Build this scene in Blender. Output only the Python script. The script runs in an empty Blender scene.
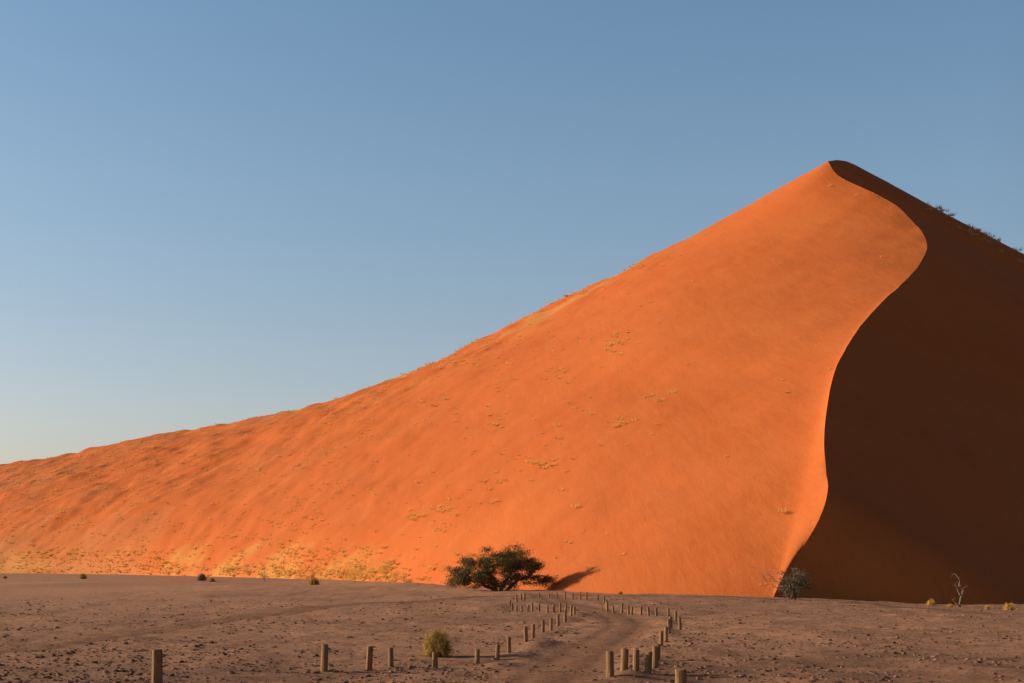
import bpy, math, random
import numpy as np
from mathutils import Vector
random.seed(7); rng=np.random.default_rng(11)
F=1422.0; HZ=560.0; EYE=3.0
sc=bpy.context.scene
# ---------------------------------------------------------------- helpers
def site(u,d,v=None):
    """unproject image column u, row v at assumed distance d (m) -> metres"""
    return ((u-512)/F*d, d, 0.0 if v is None else EYE+(HZ-v)/F*d)
def gsite(u,v):
    d=EYE*F/(v-HZ); return ((u-512)/F*d,d)
_tab=rng.random((256,256))
def vnoise(x,y,s,seed=0):
    x=np.asarray(x,float)/s+seed*17.3+1000; y=np.asarray(y,float)/s+seed*9.7+1000
    xi=np.floor(x).astype(int); yi=np.floor(y).astype(int); fx=x-xi; fy=y-yi
    fx=fx*fx*fx*(fx*(fx*6-15)+10); fy=fy*fy*fy*(fy*(fy*6-15)+10)
    g=lambda a,b:_tab[a%256,b%256]
    return ((g(xi,yi)*(1-fx)+g(xi+1,yi)*fx)*(1-fy)+(g(xi,yi+1)*(1-fx)+g(xi+1,yi+1)*fx)*fy)*2-1
def sstep(a,b,x):
    t=np.clip((np.asarray(x,float)-a)/(b-a),0,1); return t*t*(3-2*t)
def cubic(k,p,s):
    k=np.asarray(k,float); p=np.asarray(p,float); s=np.asarray(s,float)
    m=np.zeros_like(p)
    dk=(k[1:]-k[:-1]).reshape((-1,)+(1,)*(p.ndim-1))
    sl=(p[1:]-p[:-1])/dk
    m[0]=sl[0]; m[-1]=sl[-1]
    m[1:-1]=(sl[:-1]*dk[1:]+sl[1:]*dk[:-1])/(dk[1:]+dk[:-1])
    i=np.clip(np.searchsorted(k,s,side='right')-1,0,len(k)-2)
    h=(k[i+1]-k[i]); t=(s-k[i])/h
    sh=(-1,)+(1,)*(p.ndim-1); t=t.reshape(sh); h=h.reshape(sh)
    return (2*t**3-3*t**2+1)*p[i]+(t**3-2*t**2+t)*h*m[i]+(-2*t**3+3*t**2)*p[i+1]+(t**3-t**2)*h*m[i+1]
def new_obj(name,verts,faces,mats,smooth=True,midx=None):
    me=bpy.data.meshes.new(name)
    me.from_pydata([tuple(v) for v in verts],[],[tuple(f) for f in faces])
    for m in (mats if isinstance(mats,list) else [mats]): me.materials.append(m)
    if smooth: me.polygons.foreach_set('use_smooth',[True]*len(me.polygons))
    if midx is not None: me.polygons.foreach_set('material_index',list(midx))
    me.update()
    o=bpy.data.objects.new(name,me); sc.collection.objects.link(o); return o
def gridfaces(n,m,off=0):
    i,j=np.meshgrid(np.arange(n-1),np.arange(m-1),indexing='ij')
    a=(i*m+j+off).ravel(); return np.stack([a,a+m,a+m+1,a+1],1)
class MB:
    def __init__(s): s.v=[]; s.f=[]; s.m=[]
    def tube(s,pts,rads,n=5,mi=0):
        base=len(s.v)
        for k,(p,r) in enumerate(zip(pts,rads)):
            p=Vector(p); a=Vector(pts[max(k-1,0)]); b=Vector(pts[min(k+1,len(pts)-1)])
            d=(b-a).normalized(); x=d.orthogonal().normalized(); y=d.cross(x)
            for i in range(n):
                t=2*math.pi*i/n; s.v.append(tuple(p+(x*math.cos(t)+y*math.sin(t))*r))
        for k in range(len(pts)-1):
            for i in range(n):
                j=(i+1)%n; s.f.append((base+k*n+i,base+k*n+j,base+(k+1)*n+j,base+(k+1)*n+i)); s.m.append(mi)
    def tri(s,a,b,c,mi=0):
        n=len(s.v); s.v+= [tuple(a),tuple(b),tuple(c)]; s.f.append((n,n+1,n+2)); s.m.append(mi)
    def quad(s,a,b,c,d,mi=0):
        n=len(s.v); s.v+= [tuple(a),tuple(b),tuple(c),tuple(d)]; s.f.append((n,n+1,n+2,n+3)); s.m.append(mi)
# ---------------------------------------------------------------- materials
def mat(name,rough=0.9):
    m=bpy.data.materials.new(name); m.use_nodes=True
    nt=m.node_tree; b=nt.nodes['Principled BSDF']; b.inputs['Roughness'].default_value=rough
    b.inputs['Specular IOR Level'].default_value=0.1
    return m,nt,b
def noise(nt,scale,detail=6,rough=.6,vec=None,dist=0):
    n=nt.nodes.new('ShaderNodeTexNoise'); n.inputs['Scale'].default_value=scale
    n.inputs['Detail'].default_value=detail; n.inputs['Roughness'].default_value=rough
    n.inputs['Distortion'].default_value=dist
    if vec is not None: nt.links.new(vec,n.inputs['Vector'])
    return n.outputs['Fac']
def coords(nt,scale=(1,1,1),rot=(0,0,0)):
    t=nt.nodes.new('ShaderNodeTexCoord'); mp=nt.nodes.new('ShaderNodeMapping')
    mp.inputs['Scale'].default_value=scale; mp.inputs['Rotation'].default_value=rot
    nt.links.new(t.outputs['Object'],mp.inputs['Vector']); return mp.outputs['Vector']
def ramp(nt,fac,stops):
    r=nt.nodes.new('ShaderNodeValToRGB'); e=r.color_ramp.elements
    e[0].position=stops[0][0]; e[0].color=(*stops[0][1],1)
    e[1].position=stops[-1][0]; e[1].color=(*stops[-1][1],1)
    for p,c in stops[1:-1]:
        x=e.new(p); x.color=(*c,1)
    nt.links.new(fac,r.inputs['Fac']); return r.outputs['Color']
def mixc(nt,fac,a,b,mode='MIX'):
    n=nt.nodes.new('ShaderNodeMix'); n.data_type='RGBA'; n.blend_type=mode
    for s,val in ((n.inputs[0],fac),(n.inputs[6],a),(n.inputs[7],b)):
        if isinstance(val,(int,float)): s.default_value=val
        elif isinstance(val,tuple): s.default_value=(*val,1)
        else: nt.links.new(val,s)
    return n.outputs[2]
def bump(nt,b,h,strength,dist,prev=None):
    n=nt.nodes.new('ShaderNodeBump'); n.inputs['Strength'].default_value=strength; n.inputs['Distance'].default_value=dist
    nt.links.new(h,n.inputs['Height'])
    if prev is not None: nt.links.new(prev,n.inputs['Normal'])
    nt.links.new(n.outputs['Normal'],b.inputs['Normal']); return n.outputs['Normal']
def attr(nt,name):
    a=nt.nodes.new('ShaderNodeAttribute'); a.attribute_name=name; return a.outputs['Fac']

# dune sand
SAND,nt,b=mat('dune_sand',.95)
v0=coords(nt); v1=coords(nt,(1,.12,.5),(0,0,.6))
c=ramp(nt,noise(nt,.035,5,.6,v0),[(.3,(.54,.122,.027)),(.7,(.60,.150,.036))])
c=mixc(nt,ramp(nt,noise(nt,.35,6,.7,v1),[(.45,(0,0,0)),(.75,(.45,.45,.45))]),c,(.58,.165,.05))
c=mixc(nt,attr(nt,'pale'),c,(.50,.18,.065))
c=mixc(nt,attr(nt,'litter'),c,(.58,.27,.07))
nt.links.new(c,b.inputs['Base Color'])
n1=bump(nt,b,noise(nt,.4,8,.65,v1),.36,.4)
bump(nt,b,noise(nt,2.2,5,.65,v0),.35,.12,n1)
# ground
GRD,nt,b=mat('gravel_plain',.95)
v0=coords(nt)
c=ramp(nt,noise(nt,.06,6,.6,v0),[(.3,(.46,.22,.125)),(.7,(.58,.285,.16))])
c=mixc(nt,ramp(nt,noise(nt,1.7,8,.75,v0),[(.42,(0,0,0)),(.66,(.85,.85,.85))]),c,(.32,.15,.088))
c=mixc(nt,ramp(nt,noise(nt,.22,6,.7,v0,.5),[(.48,(0,0,0)),(.62,(.45,.45,.45))]),c,(.27,.13,.08))
c=mixc(nt,attr(nt,'sand'),c,(.62,.30,.16))
c=mixc(nt,ramp(nt,noise(nt,6,5,.8,v0),[(.48,(0,0,0)),(.64,(.9,.9,.9))]),c,(.17,.082,.05))
c=mixc(nt,attr(nt,'stony'),c,(.20,.10,.062))
nt.links.new(c,b.inputs['Base Color'])
n1=bump(nt,b,noise(nt,1.2,8,.7,v0),.5,.16)
bump(nt,b,noise(nt,7,6,.75,v0),.6,.05,n1)
# track
TRK,nt,b=mat('track_sand',.95)
v0=coords(nt)
c=ramp(nt,noise(nt,1.2,8,.7,v0),[(.3,(.34,.165,.095)),(.7,(.53,.262,.145))])
c=mixc(nt,ramp(nt,noise(nt,6,5,.8,v0),[(.50,(0,0,0)),(.68,(.6,.6,.6))]),c,(.20,.10,.06))
nt.links.new(c,b.inputs['Base Color']); bump(nt,b,noise(nt,2.5,8,.7,v0),.55,.14)
tr=nt.nodes.new('ShaderNodeBsdfTransparent'); mx=nt.nodes.new('ShaderNodeMixShader')
ma=nt.nodes.new('ShaderNodeMath'); ma.operation='MULTIPLY_ADD'; ma.inputs[1].default_value=1.6
nn=noise(nt,1.5,5,.7,v0); m2=nt.nodes.new('ShaderNodeMath'); m2.operation='SUBTRACT'; m2.inputs[1].default_value=1.25
nt.links.new(nn,m2.inputs[0]); nt.links.new(attr(nt,'cover'),ma.inputs[0]); nt.links.new(m2.outputs[0],ma.inputs[2]); ma.use_clamp=True
nt.links.new(ma.outputs[0],mx.inputs[0]); nt.links.new(tr.outputs[0],mx.inputs[1]); nt.links.new(b.outputs[0],mx.inputs[2])
nt.links.new(mx.outputs[0],nt.nodes['Material Output'].inputs['Surface'])
def simple(name,c1,c2,scale=3,rough=.9,bs=0,trans=0):
    m,nt,b=mat(name,rough); v=coords(nt)
    col=ramp(nt,noise(nt,scale,5,.6,v),[(.35,c1),(.65,c2)])
    nt.links.new(col,b.inputs['Base Color'])
    if bs: bump(nt,b,noise(nt,scale*3,5,.6,v),bs,.03)
    if trans:
        t=nt.nodes.new('ShaderNodeBsdfTranslucent'); nt.links.new(col,t.inputs['Color'])
        x=nt.nodes.new('ShaderNodeMixShader'); x.inputs[0].default_value=trans
        nt.links.new(b.outputs[0],x.inputs[1]); nt.links.new(t.outputs[0],x.inputs[2])
        nt.links.new(x.outputs[0],nt.nodes['Material Output'].inputs['Surface'])
    return m
ROCK=simple('stones',(.09,.045,.03),(.31,.155,.095),2)
BARK=simple('bark',(.10,.07,.05),(.2,.15,.11),6,bs=.5)
LEAF=simple('acacia_leaves',(.10,.083,.030),(.22,.17,.065),1.1,trans=.3)
LEAF2=simple('grey_leaves',(.12,.10,.06),(.24,.19,.11),2,trans=.2)
STRAW=simple('dry_grass',(.66,.40,.11),(.84,.55,.18),.5,trans=.5)
SHRUB=simple('shrub_stems',(.32,.20,.06),(.58,.38,.12),4,trans=.25)
DEAD=simple('dead_wood',(.16,.12,.09),(.28,.22,.17),6)
WOOD,nt,b=mat('weathered_wood',.85)
v=coords(nt,(12,12,1.2)); c=ramp(nt,noise(nt,2,6,.7,v),[(.3,(.13,.065,.034)),(.7,(.38,.21,.105))])
nt.links.new(c,b.inputs['Base Color']); bump(nt,b,noise(nt,3,5,.7,v),.6,.02)

# ---------------------------------------------------------------- ground
trackA=np.array([gsite(*p) for p in [(500,700),(540,683),(562,668),(590,650),(616,634),(626,622),(606,612),(578,606),(558,601),(552,597),(545,593)]])
trackB=np.array([gsite(*p) for p in [(-160,668),(20,648),(120,634),(230,617),(330,607),(430,601),(520,596),(700,597.5),(1024,612),(1300,625)]])
def samp(pts,n):
    k=np.concatenate([[0],np.cumsum(np.hypot(*np.diff(pts,axis=0).T))]); return cubic(k,pts,np.linspace(0,k[-1],n))
SA=samp(trackA,160); SB=samp(trackB,200)
def distto(S,x,y):
    d=np.full(x.shape,1e9)
    for p in S: d=np.minimum(d,(x-p[0])**2+(y-p[1])**2)
    return np.sqrt(d)
def gh(x,y):
    x=np.asarray(x,float); y=np.asarray(y,float)
    fade=1-sstep(160,320,np.hypot(x,y))
    z=.12*vnoise(x,y,9,1)+.06*vnoise(x,y,2.3,2)+.026*vnoise(x,y,.9,3)+.018*vnoise(x,y,.45,4)
    z=z*fade
    z=z-.85*sstep(20,42,x)*sstep(55,112,y)*(1-sstep(250,500,y))
    return z
def axis(lo,hi,step,far,neg=True,grow=1.12):
    a=list(np.arange(lo,hi,step)); s=step
    while a[-1]<far: s*=grow; a.append(a[-1]+s)
    s=step; b=[lo]
    while b[-1]>-far: s*=grow; b.append(b[-1]-s)
    return np.array(b[:0:-1]+a)
X=axis(-32,48,.2,6000); Y=axis(31,75,.2,7000,grow=1.03)
Y=Y[Y>-3000]
XX,YY=np.meshgrid(X,Y,indexing='ij'); xx=XX.ravel(); yy=YY.ravel()
near=(np.abs(xx)<80)&(yy>25)&(yy<170)
dA=np.full(xx.shape,99.); dA[near]=distto(SA,xx[near],yy[near])
z=gh(xx,yy)
amp=1-.4*(1-sstep(1.0,2.2,dA)); z=z*amp-.025*(1-sstep(1.,1.8,dA))
z+= .09*np.exp(-((dA-2.0)/.5)**2)*(0.3+1.3*vnoise(xx,yy,2,8))          # berm thrown up at the track edge
z+= -.03*np.exp(-((dA-.65)/.2)**2)                                      # wheel ruts
sandm=np.clip(sstep(.1,.6,vnoise(xx,yy*.35,14,5)+.5*vnoise(xx,yy*.4,5,6))*.5*sstep(40,60,yy)+sstep(105,150,yy)*.5*(1-sstep(400,900,yy)),0,1)
ground=new_obj('ground',np.stack([xx,yy,z],1),gridfaces(len(X),len(Y)).tolist(),GRD)
at=ground.data.attributes.new('sand','FLOAT','POINT'); at.data.foreach_set('value',sandm.astype(np.float32))
stony=np.clip(.85*(1-sstep(38.5,46,yy+5*vnoise(xx,yy,7,9)))*sstep(1.2,2.4,dA)*(.6+.6*vnoise(xx,yy,1.5,10)),0,.85)
at=ground.data.attributes.new('stony','FLOAT','POINT'); at.data.foreach_set('value',stony.astype(np.float32))
# fast sampler that matches the mesh
ZG=z.reshape(XX.shape)
def gz(x,y):
    i=int(np.clip(np.searchsorted(X,x)-1,0,len(X)-2)); j=int(np.clip(np.searchsorted(Y,y)-1,0,len(Y)-2))
    a=(x-X[i])/(X[i+1]-X[i]); c=(y-Y[j])/(Y[j+1]-Y[j])
    return float((ZG[i,j]*(1-a)+ZG[i+1,j]*a)*(1-c)+(ZG[i,j+1]*(1-a)+ZG[i+1,j+1]*a)*c)
def strip(name,S,w,cover,dz,nw=26):
    T=np.gradient(S,axis=0); T/=np.linalg.norm(T,axis=1)[:,None]; N=np.stack([-T[:,1],T[:,0]],1)
    vs=[];cv=[]
    for i,p in enumerate(S):
        for k in range(nw):
            q=(k/(nw-1)*2-1); P=p+N[i]*q*w/2
            vs.append((P[0],P[1],gz(P[0],P[1])+dz)); cv.append(cover(q)*min(1,i/8,(len(S)-1-i)/8))
    o=new_obj(name,vs,gridfaces(len(S),nw).tolist(),TRK)
    a=o.data.attributes.new('cover','FLOAT','POINT'); a.data.foreach_set('value',np.array(cv,np.float32)); return o
strip('dirt_track',samp(trackA,420),3.9,lambda q:float(1-sstep(.3,1,abs(q)))*.75,.015)
strip('dirt_track',samp(trackB,420),4.5,lambda q:float(1-sstep(.3,1,abs(q)))*.8,.03)

# ---------------------------------------------------------------- dune
ridge=[(-420,520,520),(-200,500,498),(0,460,467),(130,430,440),(220,415,425),(300,400,410),(352,390,399),(400,380,378),(450,375,352),(505,367,325),(560,360,298),(640,350,262),(690,345,237),(740,340,210),(785,335,186),(828,330,163)]
crest=[(833,326,172),(846,319,182),(868,308,192),(890,298,203),(910,284,220),(923,271,235),(927,260,248),(920,247,265),(905,233,283),(885,220,300),(865,206,322),(848,190,348),(835,176,372),(828,163,400),(824,148,440),(826,138,470),(827,130,494),(822,127,512),(810,124,535),(795,121,560),(782,118,580),(771,114,600)]
R=np.array([site(a,d,v) for a,d,v in ridge]); C=np.array([site(a,d,v) for a,d,v in crest])
C[-1,2]=-.4
sR=.6*np.concatenate([[0],np.cumsum(np.linalg.norm(np.diff(R,axis=0),axis=1))]); sR=.58*sR/sR[-1]
C0=np.vstack([R[-1:],C]); sC=np.concatenate([[0],np.cumsum(np.linalg.norm(np.diff(C0,axis=0),axis=1))]); sC=.58+.42*sC/sC[-1]
NS=232; NT=90
sg=np.linspace(0,1,NS)
kk=int(round(.58*(NS-1))); sg[kk]=.58
U=np.where((sg<=.58)[:,None],cubic(sR,R,np.minimum(sg,.58)),cubic(sC,C0,np.maximum(sg,.58)))
foot=[(-420,420,.0),(-200,372,.10),(0,322,.20),(100,300,.26),(200,262,.32),(300,224,.39),(400,185,.48),(500,149,.59),(600,128,.72),(700,117,.87),(771,114,1.0)]
Lp=np.array([((u-512)/F*d,d,-.6) for u,d,s in foot]); Lp[-1]=C[-1]
L=cubic([f[2] for f in foot],Lp,sg)
L[-1]=U[-1]
t=np.linspace(0,1,NT)
G=L[:,None,:]*(1-t)[None,:,None]+U[:,None,:]*t[None,:,None]
W0=G.copy()
for it in range(3500):
    G[1:-1,1:-1]=.25*(G[2:,1:-1]+G[:-2,1:-1]+G[1:-1,2:]+G[1:-1,:-2])
G=G*.75+W0*.25
for it in range(60):
    G[1:-1,1:-1]=.25*(G[2:,1:-1]+G[:-2,1:-1]+G[1:-1,2:]+G[1:-1,:-2])
# refine
fs=3; sf=np.concatenate([np.linspace(sg[i],sg[i+1],fs,endpoint=False) for i in range(NS-1)]+[[1.0]])
a=cubic(sg[:kk+1],G[:kk+1],sf[sf<=sg[kk]]); b_=cubic(sg[kk:],G[kk:],sf[sf>sg[kk]])
Gf=np.concatenate([a,b_]); tf=np.linspace(0,1,(NT-1)*3+1)
Gf=np.swapaxes(cubic(t,np.swapaxes(Gf,0,1),tf),0,1)
def dh(x,y,z):
    left=1-sstep(-60,45,x)
    env=sstep(0,10,z)
    d=env*(.5*vnoise(x+.3*y,y*.5,22,11)+.10*vnoise(x,y,6,12))
    d+=left*sstep(0,4,z)*(.45*vnoise(x,y,11,13)+.20*vnoise(x,y,4.2,14)+.10*vnoise(x,y,2,15))
    d+=sstep(300,345,y)*(1-sstep(25,60,x))*(.35*vnoise(x,y,9,17)+.28*vnoise(x,y,3.5,18))
    d+=sstep(0,1,z)*(.025*vnoise(x,y,2.2,16))
    return d
def disp(P): Q=P.copy(); Q[...,2]+=dh(P[...,0],P[...,1],P[...,2]); return Q
lit=disp(Gf)
ni,nj=lit.shape[:2]
k3=int(np.sum(sf<=sg[kk]))-1
cr=Gf[k3:,-1][::-1]        # crest foot -> peak
rear=np.array([Gf[k3,-1]]+[site(a,d,v) for a,d,v in [(838,338,161),(850,350,163),(868,372,176)]]+[(118,420,84),(150,500,60),(185,600,25),(215,680,-1)])
rs=np.concatenate([[0],np.cumsum(np.linalg.norm(np.diff(rear,axis=0),axis=1))])
rearf=cubic(rs,rear,np.concatenate([np.linspace(0,60,40),np.linspace(64,rs[-1],50)]))[1:]
U2=np.vstack([cr,rearf]); n2=len(U2)
def runup(top,dirs,slope,NTd):
    z0=top[:,2]+3.0
    Ln=z0/np.tan(slope); tt=np.linspace(0,1,NTd)**1.25
    P=np.zeros((len(top),NTd,3))
    P[:,:,0]=top[:,0:1]+dirs[:,0:1]*Ln[:,None]*tt; P[:,:,1]=top[:,1:2]+dirs[:,1:2]*Ln[:,None]*tt
    P[:,:,2]=top[:,2:3]-z0[:,None]*tt
    return P
w=sstep(0,60,U2[:,2])
dirs=np.stack([.9+.08*w,-.43+.23*w],1); dirs/=np.linalg.norm(dirs,axis=1)[:,None]
dark=disp(runup(U2,dirs,np.radians(32-.7*w),110))
U3=np.vstack([Gf[:k3+1,-1],rearf])
idx=np.arange(len(U3)); rr=np.clip((idx-k3+40)/80,0,1); d3=np.stack([-.1-.75*rr,1-.5*rr],1); d3/=np.linalg.norm(d3,axis=1)[:,None]
back=disp(runup(U3,d3,np.full(len(U3),np.radians(24)),60))
vs=[lit.reshape(-1,3),dark.reshape(-1,3),back.reshape(-1,3)]
o1=len(vs[0]); o2=o1+len(vs[1])
fc=np.vstack([gridfaces(ni,nj),gridfaces(n2,110,o1)[:,::-1],gridfaces(len(U3),60,o2)[:,::-1]])
V=np.vstack(vs)
dune=new_obj('sand_dune',V,fc.tolist(),SAND)
x,y,z=V.T
pale=.8*(1-sstep(-118,-70,x+.25*vnoise(x,y,20,21)*40))*(1-sstep(2,12,z+3*vnoise(x,y,9,23)))+.35*(1-sstep(-80,-20,x))*sstep(.1,.6,vnoise(x,y,12,22))+.4*(1-sstep(0,3,z))*(1-sstep(-35,-10,x))
at=dune.data.attributes.new('pale','FLOAT','POINT'); at.data.foreach_set('value',np.clip(pale,0,1).astype(np.float32))
lit_=.65*(1-sstep(2.0,6.5,z+2*vnoise(x,y,6,24)+1.5*vnoise(x,y,2,25)))*(1-sstep(-30,-12,x))*sstep(-.4,.35,.7*vnoise(x,y,8,33)+.6*vnoise(x,y,2.5,34))+.6*sstep(320,350,y)*(1-sstep(15,45,x))*sstep(.1,.6,vnoise(x,y,13,32)+.4*vnoise(x,y,3,35))*sstep(35,50,z)
at=dune.data.attributes.new('litter','FLOAT','POINT'); at.data.foreach_set('value',np.clip(lit_,0,1).astype(np.float32))

# ---------------------------------------------------------------- dune grass
LF=lit.reshape(-1,3); pu=512+F*LF[:,0]/LF[:,1]; pv=HZ-F*(LF[:,2]-EYE)/LF[:,1]
tr_=np.tile(tf,(ni,1)).ravel()
vis=(LF[:,2]>.3)&(pu>-150)&(pu<1000)
dens=.3+1.0*(1-sstep(100,420,pu))+2.0*(1-sstep(360,640,pu))*sstep(.0,.3,vnoise(LF[:,0],LF[:,1],16,31)-.1)
dens+=5*(tr_>.965)*(pu<640)*(pu>380)*sstep(0,.4,vnoise(LF[:,0],LF[:,1],14,32)+.1)+3.5*(tr_>.95)*(pu<400)*(pu>200)
dens+=9.0*(LF[:,2]<5)*(pu<430)*(pu>20)*sstep(0,.4,vnoise(LF[:,0],LF[:,1],9,33)+.25)
dens*=(1-.93*sstep(580,730,pu))
dens=np.where(vis,dens,0)
cell=np.linalg.norm(np.gradient(lit,axis=0),axis=2)*np.linalg.norm(np.gradient(lit,axis=1),axis=2)
dens*=cell.ravel(); dens/=dens.sum()
gb=MB()
def tuft(p,h,r,n,mb=gb,mi=0,wd=.045):
    for i in range(n):
        a=random.uniform(0,6.28); q=Vector(p)+Vector((math.cos(a),math.sin(a),0))*r*random.random()**.6*.7; q.z-=.05
        ln=h*random.uniform(.45,1); o=Vector((math.cos(a),math.sin(a),0))*r*random.uniform(.1,.8)
        b2=random.gauss(math.pi/2+.6,.5)
        s=Vector((math.cos(b2),math.sin(b2),0))*wd*random.uniform(.6,1.4)
        mb.tri(q-s,q+s,q+o*.6+Vector((0,0,ln)),mi)
        s=Vector((math.cos(a+1.5),math.sin(a+1.5),0))*wd
        mb.tri(q-s,q+s,q+o*1.1+Vector((0,0,ln*.5)),mi)
for i in rng.choice(len(LF),4300,p=dens):
    s=random.uniform(.5,1.0)*(.85 if random.random()<.75 else 1.5)
    tuft(LF[i]+np.array([random.uniform(-.6,.6),random.uniform(-.6,.6),0]),.55*s,.55*s,15)
for (cu,cv,n,su,sv) in [(620,338,11,7,7),(560,370,6,7,5),(648,302,3,3,3),(612,346,6,5,4),(655,395,4,8,4),(620,425,6,5,3),(545,466,8,14,3),(440,506,9,7,3),(417,515,9,6,3),(487,478,6,8,4),(430,408,8,10,5),(500,415,6,9,5),(388,574,90,16,7),(345,575,80,22,5),(290,574,50,25,4),(240,572,40,20,4),(170,571,30,25,4),(35,553,26,12,5),(440,362,34,18,3),(480,343,22,14,3),(575,293,12,10,2),(640,266,9,12,2)]:
    for _ in range(n):
        a,b2=random.gauss(cu,su),random.gauss(cv,sv)
        j=int(np.argmin((pu-a)**2+(pv-b2)**2)); s=random.uniform(.8,1.6)
        tuft(LF[j]+np.array([random.uniform(-.7,.7),random.uniform(-.7,.7),0]),.6*s,.6*s,22)
# scrub along the shaded shoulder right of the peak
DKF=dark[len(cr):len(cr)+30:2].reshape(-1,3); du=512+F*DKF[:,0]/DKF[:,1]
cand=np.where((du>925)&(du<1060))[0]
for j in rng.choice(cand,70): 
    s=random.uniform(.8,1.6); tuft(DKF[j]+np.array([random.uniform(-1,1),random.uniform(-1,1),.1]),.8*s,.8*s,22)
new_obj('dune_grass',gb.v,gb.f,STRAW,smooth=False)

# ---------------------------------------------------------------- stones
sb=MB(); 
ico=[(-1,-.6,0),(1,-.5,0),(.8,.7,0),(-.8,.8,0),(0,-.9,.6),(.6,.1,.9),(-.5,.3,.8),(0,.9,.5)]
icf=[(0,1,4),(1,5,4),(1,2,5),(2,7,5),(7,6,5),(4,5,6),(0,4,6),(0,6,3),(3,6,7),(2,3,7)]
cnt=0
while cnt<30000:
    d=29+random.random()**1.6*85; xx_=random.uniform(-.42,.42)*d
    dn=float(vnoise(xx_,d,5,41)+.6*vnoise(xx_,d,1.7,42))
    if random.random()>(.2+.8*float(sstep(-.2,.7,dn+ .7*(1-sstep(38,46,d))))): continue
    if np.min(np.hypot(SA[:,0]-xx_,SA[:,1]-d))<1.5 and random.random()<.75: continue
    cnt+=1
    r=min(.018+.020*random.expovariate(1),.12); a=random.uniform(0,6.28); ca,sa=math.cos(a),math.sin(a)
    zz=gz(xx_,d)-.01; n=len(sb.v); hs=random.uniform(.5,.9)
    for (p,q,w_) in ico:
        p*=random.uniform(.7,1.2);q*=random.uniform(.7,1.2)
        sb.v.append((xx_+(p*ca-q*sa)*r,d+(p*sa+q*ca)*r,zz+w_*r*hs))
    sb.f+=[tuple(n+k for k in f) for f in icf]
new_obj('gravel',sb.v,sb.f,ROCK,smooth=False)

# ---------------------------------------------------------------- posts
def post(x,y,h,r):
    mb=MB(); n=14; rings=[(-.3,1.05),(0,1.04),(h*.5,1.0),(h*.9,.97),(h*.975,.95),(h,.84)]
    tx,ty=random.uniform(-.06,.06),random.uniform(-.06,.06); ph=random.uniform(0,6)
    cut=random.uniform(-.12,.12)
    for zz,k in rings:
        for i in range(n):
            a=2*math.pi*i/n; rr=r*k*(1+.05*math.sin(2*a+ph)+.03*math.sin(5*a+ph))
            mb.v.append((math.cos(a)*rr+tx*zz,math.sin(a)*rr+ty*zz,zz+(cut*math.cos(a+ph)*r if zz>h*.9 else 0)))
    for k in range(len(rings)-1):
        for i in range(n):
            j=(i+1)%n; mb.f.append((k*n+i,k*n+j,(k+1)*n+j,(k+1)*n+i))
    mb.f.append(tuple(range((len(rings)-1)*n,len(rings)*n)))
    o=new_obj('wooden_post',mb.v,mb.f,WOOD,smooth=False); o.location=(x,y,gz(x,y)); o.rotation_euler[2]=random.uniform(0,6)
near_posts=[(157,685,35,.12),(324,669,27,.10),(369,668,24,.085),(391,666,19,.08),(435,666,16,.08),(477,661,14,.07),(497,658,15,.07),(509,655,16,.07),(526,644,16,.07),(533,639,14,.07),(543,634,12,.07),(551,629,12,.07),(558,625,12,.07),(565,621,13,.07),(571,617,11,.07),
 (610,678,26,.10),(624,673,22,.10),(636,674,21,.09),(648,673,21,.09),(655,668,22,.09),(657,659,16,.08),(661,649,15,.075),(666,642,15,.075),(669,635,14,.07),(671,629,12,.07),(680,628,13,.07),(682,704,38,.12)]
for u,v_,hp,r in near_posts:
    x,y=gsite(u,v_); post(x,y,hp*y/F,r)
far=[(574,616),(567,614),(560,613),(553,613),(546,613),(540,612),(533,612),(527,611),(521,611),(516,610),(511,609),(512,606),(517,603),(521,601),(525,600),
 (676,620),(668,618),(658,616),(648,615),(640,615),(633,614),(627,614),(621,613),(615,613),(609,612),(607,609),(604,606),(603,603),(596,601),(588,600),(580,600),(573,599),(565,599),(557,598),(549,598),(541,598)]
for u,v_ in far:
    x,y=gsite(u+random.uniform(-2,2),v_+random.uniform(-.4,.4)); post(x,y,random.uniform(.38,.58),.065)

# ---------------------------------------------------------------- trees
def limb(mb,a,b,r0,r1,wob=.12,n=6,mi=0):
    a=Vector(a);b=Vector(b);L_=(b-a).length;pts=[];rads=[]
    for k in range(n+1):
        t_=k/n; p=a.lerp(b,t_)+Vector((random.gauss(0,1),random.gauss(0,1),random.gauss(0,.6)))*wob*L_*.25*math.sin(math.pi*t_)
        p.z+=.12*L_*math.sin(math.pi*t_); pts.append(p); rads.append(r0*(1-t_)+r1*t_)
    mb.tube(pts,rads,5,mi); return pts
def leaves(mb,c,rad,n,size,mi=1):
    for _ in range(n):
        d=Vector((random.gauss(0,1),random.gauss(0,1),random.gauss(0,.8)))*.55
        p=Vector(c)+Vector((d.x*rad[0],d.y*rad[1],d.z*rad[2]))
        a=Vector((random.gauss(0,1),random.gauss(0,1),random.gauss(0,.6))).normalized(); b2=a.cross(Vector((random.gauss(0,1),random.gauss(0,1),random.gauss(0,1)))).normalized()
        s=size*random.uniform(.5,1.3)
        mb.quad(p-a*s,p-b2*s*.45,p+a*s,p+b2*s*.45,mi)
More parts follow.
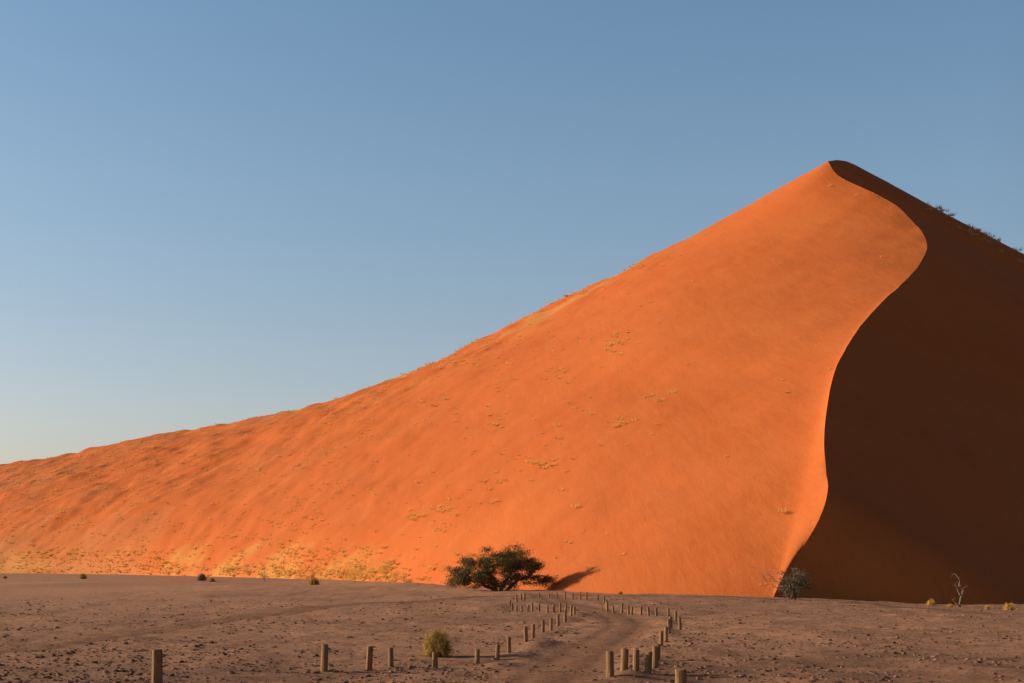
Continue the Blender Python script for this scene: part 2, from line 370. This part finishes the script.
def tree(name,x,y,lobes,trunks,nclump,nleaf,size,crad,leafmat,z0=None):
    mb=MB()
    tops=[]
    for (bx,by,tx,ty,tz,r) in trunks:
        pts=limb(mb,(bx,by,-.4),(tx,ty,tz),r,r*.55,.25); tops.append(pts[-1]); tops.append(pts[-3])
    tot=sum(l[3]*l[5] for l in lobes)
    for l in lobes:
        k=max(2,int(nclump*l[3]*l[5]/tot))
        for _ in range(k):
            d=Vector((random.gauss(0,1),random.gauss(0,1),random.gauss(0,1))).normalized()
            rr=random.uniform(.45,1.0)
            c=Vector((l[0]+d.x*l[3]*rr,l[1]+d.y*l[4]*rr,l[2]+d.z*l[5]*rr))
            if c.z<.25: c.z=.25+random.random()*.4
            tp=min(tops,key=lambda q:(q-c).length)
            limb(mb,tp,c,.045,.012,.3,4)
            s=random.uniform(.6,1.25)
            leaves(mb,c,(crad*s,crad*s,crad*.55*s),int(nleaf*s*s),size)
            for _ in range(3):
                limb(mb,c,c+Vector((random.gauss(0,1),random.gauss(0,1),random.gauss(.2,.7)))*crad*.9,.012,.005,.3,2)
    o=new_obj(name,mb.v,mb.f,[BARK,leafmat],smooth=False,midx=mb.m); o.location=(x,y,gz(x,y) if z0 is None else z0); return o
tx_,ty_=(498-512)/F*140,140
tree('acacia_tree',tx_,ty_,
 [(-4.0,0,1.4,1.4,1.5,1.1),(-2.3,-.3,2.2,1.8,1.8,1.4),(-.2,0,2.8,2.0,2.2,1.6),(1.5,.2,2.8,1.9,2.1,1.7),(3.1,0,1.9,1.6,1.8,1.4),(4.6,.2,.8,1.3,1.3,.6),(.4,-1,1.0,3.2,1.6,.8),(-2.4,-.8,1.0,2.4,1.4,.8)],
 [(0,0,-1.2,.2,2.0,.28),(.2,.1,1.4,-.3,2.2,.25),(-.2,0,-2.9,-.2,1.4,.2),(.3,0,3.1,.3,1.3,.18)],280,130,.085,.58,LEAF)
sx,sy=(793-512)/F*112,112
tree('thorn_tree',sx,sy,[(0,0,1.7,1.25,1.2,.75),(.6,0,1.0,1.0,1.0,.7),(-.3,0,.7,.8,.8,.5)],
 [(0,0,-.3,.1,1.3,.13),(.1,.1,.6,0,1.1,.11),(0,0,.1,.2,1.6,.1)],60,55,.065,.38,LEAF2)
def snag(name,x,y,segs,r=.05,tw=5,matl=DEAD):
    mb=MB()
    for a,b2,rr in segs:
        pts=limb(mb,a,b2,rr,rr*.3,.25)
        for _ in range(tw):
            q=random.choice(pts[2:]); L_=(Vector(b2)-Vector(a)).length
            e=q+Vector((random.gauss(0,.2),random.gauss(0,.2),random.gauss(.15,.12)))*L_
            p2=limb(mb,q,e,rr*.3,.006,.3,4)
            limb(mb,p2[2],p2[2]+Vector((random.gauss(0,.12),random.gauss(0,.12),random.gauss(.1,.1)))*L_,.01,.005,.3,2)
    o=new_obj(name,mb.v,mb.f,matl,smooth=False); o.location=(x,y,gz(x,y)); return o
snag('dead_branches',sx-.5,sy-.3,[((.3,0,-.1),(-1.9,0,1.6),.06),((.2,0,-.1),(-1.5,.3,1.9),.05),((.2,0,0),(-1.2,-.3,1.0),.05)],tw=7)
snag('dead_tree',(960-512)/F*106,106,[((0,0,-.3),(-.1,0,2.2),.085),((0,0,.6),(.4,.1,1.5),.06),((-.03,0,.9),(-.35,0,1.6),.05),((0,0,-.2),(-.5,0,.5),.05)],tw=4)
def shrub(name,x,y,w,h,n,matl,wd=.012,z0=None):
    mb=MB()
    for _ in range(n):
        a=random.uniform(0,6.28); el=math.acos(random.random()**.75)
        d=Vector((math.cos(a)*math.sin(el)*w/2,math.sin(a)*math.sin(el)*w/2,math.cos(el)*h))*random.uniform(.65,1.05)
        b0=Vector((math.cos(a),math.sin(a),0))*.12*w*random.random()
        mid=b0+d*.55+Vector((0,0,.06*h))+Vector((random.gauss(0,1),random.gauss(0,1),0))*.04*w
        e=b0+d; s=Vector((-math.sin(a),math.cos(a),random.uniform(-.5,.5)))*wd
        mb.quad(b0-s,b0+s,mid+s,mid-s); mb.tri(mid-s,mid+s,e)
        for _k in range(3):
            q=mid.lerp(e,random.random()); g=q+Vector((random.gauss(0,1),random.gauss(0,1),random.gauss(.5,1)))*.09*h
            mb.tri(q-s,q+s,g)
    o=new_obj(name,mb.v,mb.f,matl,smooth=False); o.location=(x,y,gz(x,y)-.02 if z0 is None else z0); return o
bx,by=gsite(437,656); shrub('desert_shrub',bx,by,1.05,.92,1100,SHRUB)
for u,d,w_,h_,m_ in [(931,104,.8,.55,STRAW),(1009,101,.9,.6,STRAW),(987,103,.4,.35,STRAW),(950,105,.5,.3,STRAW),(83,225,1.4,1.0,SHRUB),(202,205,1.6,1.2,LEAF2),(314,176,1.6,1.1,SHRUB),(212,200,.9,.7,SHRUB),(620,122,.5,.35,STRAW),(5,230,.8,.5,SHRUB)]:
    shrub('small_shrub',(u-512)/F*d,d,w_,h_,320,m_,.03 if d>150 else .02)
snag('dead_sapling',(264-512)/F*190,190,[((0,0,-.2),(.1,0,1.7),.05),((0,0,.3),(-.5,0,1.3),.04),((0,0,.4),(.6,0,1.2),.04)],tw=4)

# ---------------------------------------------------------------- light, sky, camera
EL=16.0; sd=Vector((1,-.12,0)).normalized()          # direction shadows fall
az=math.atan2(-sd.x,-sd.y)                              # compass bearing of the sun from +Y, clockwise
sun=bpy.data.lights.new('sun','SUN'); sun.energy=5; sun.angle=math.radians(.5); sun.color=(1,.86,.66)
so=bpy.data.objects.new('sun',sun); sc.collection.objects.link(so)
ray=Vector((sd.x*math.cos(math.radians(EL)),sd.y*math.cos(math.radians(EL)),-math.sin(math.radians(EL))))
so.rotation_euler=ray.to_track_quat('-Z','Y').to_euler()
w=bpy.data.worlds.new('World'); sc.world=w; w.use_nodes=True; nt=w.node_tree
sk=nt.nodes.new('ShaderNodeTexSky'); sk.sky_type='NISHITA'; sk.sun_disc=False
sk.sun_elevation=math.radians(EL); sk.sun_rotation=az; sk.altitude=500; sk.air_density=1.0; sk.dust_density=1.6; sk.ozone_density=1.5
# horizon haze tint; zenith and +X sky dimmed to darken the shaded dune face
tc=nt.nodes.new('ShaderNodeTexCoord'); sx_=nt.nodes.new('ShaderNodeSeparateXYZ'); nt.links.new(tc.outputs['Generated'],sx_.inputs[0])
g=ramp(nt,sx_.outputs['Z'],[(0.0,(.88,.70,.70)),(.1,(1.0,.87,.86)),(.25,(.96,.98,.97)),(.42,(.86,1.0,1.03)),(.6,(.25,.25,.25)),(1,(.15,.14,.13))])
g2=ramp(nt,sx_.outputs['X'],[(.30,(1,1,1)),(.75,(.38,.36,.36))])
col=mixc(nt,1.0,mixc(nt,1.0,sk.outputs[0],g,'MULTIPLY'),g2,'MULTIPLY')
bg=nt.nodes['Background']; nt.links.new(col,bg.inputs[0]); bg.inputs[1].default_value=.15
cam=bpy.data.cameras.new('camera'); cam.lens=50; cam.sensor_width=36; cam.clip_end=20000; cam.shift_y=(HZ-341.5)/1024
co=bpy.data.objects.new('camera',cam); sc.collection.objects.link(co); co.location=(0,0,EYE); co.rotation_euler=(math.pi/2,0,0); sc.camera=co
sc.view_settings.view_transform='Standard'; sc.view_settings.look='None'; sc.view_settings.exposure=0
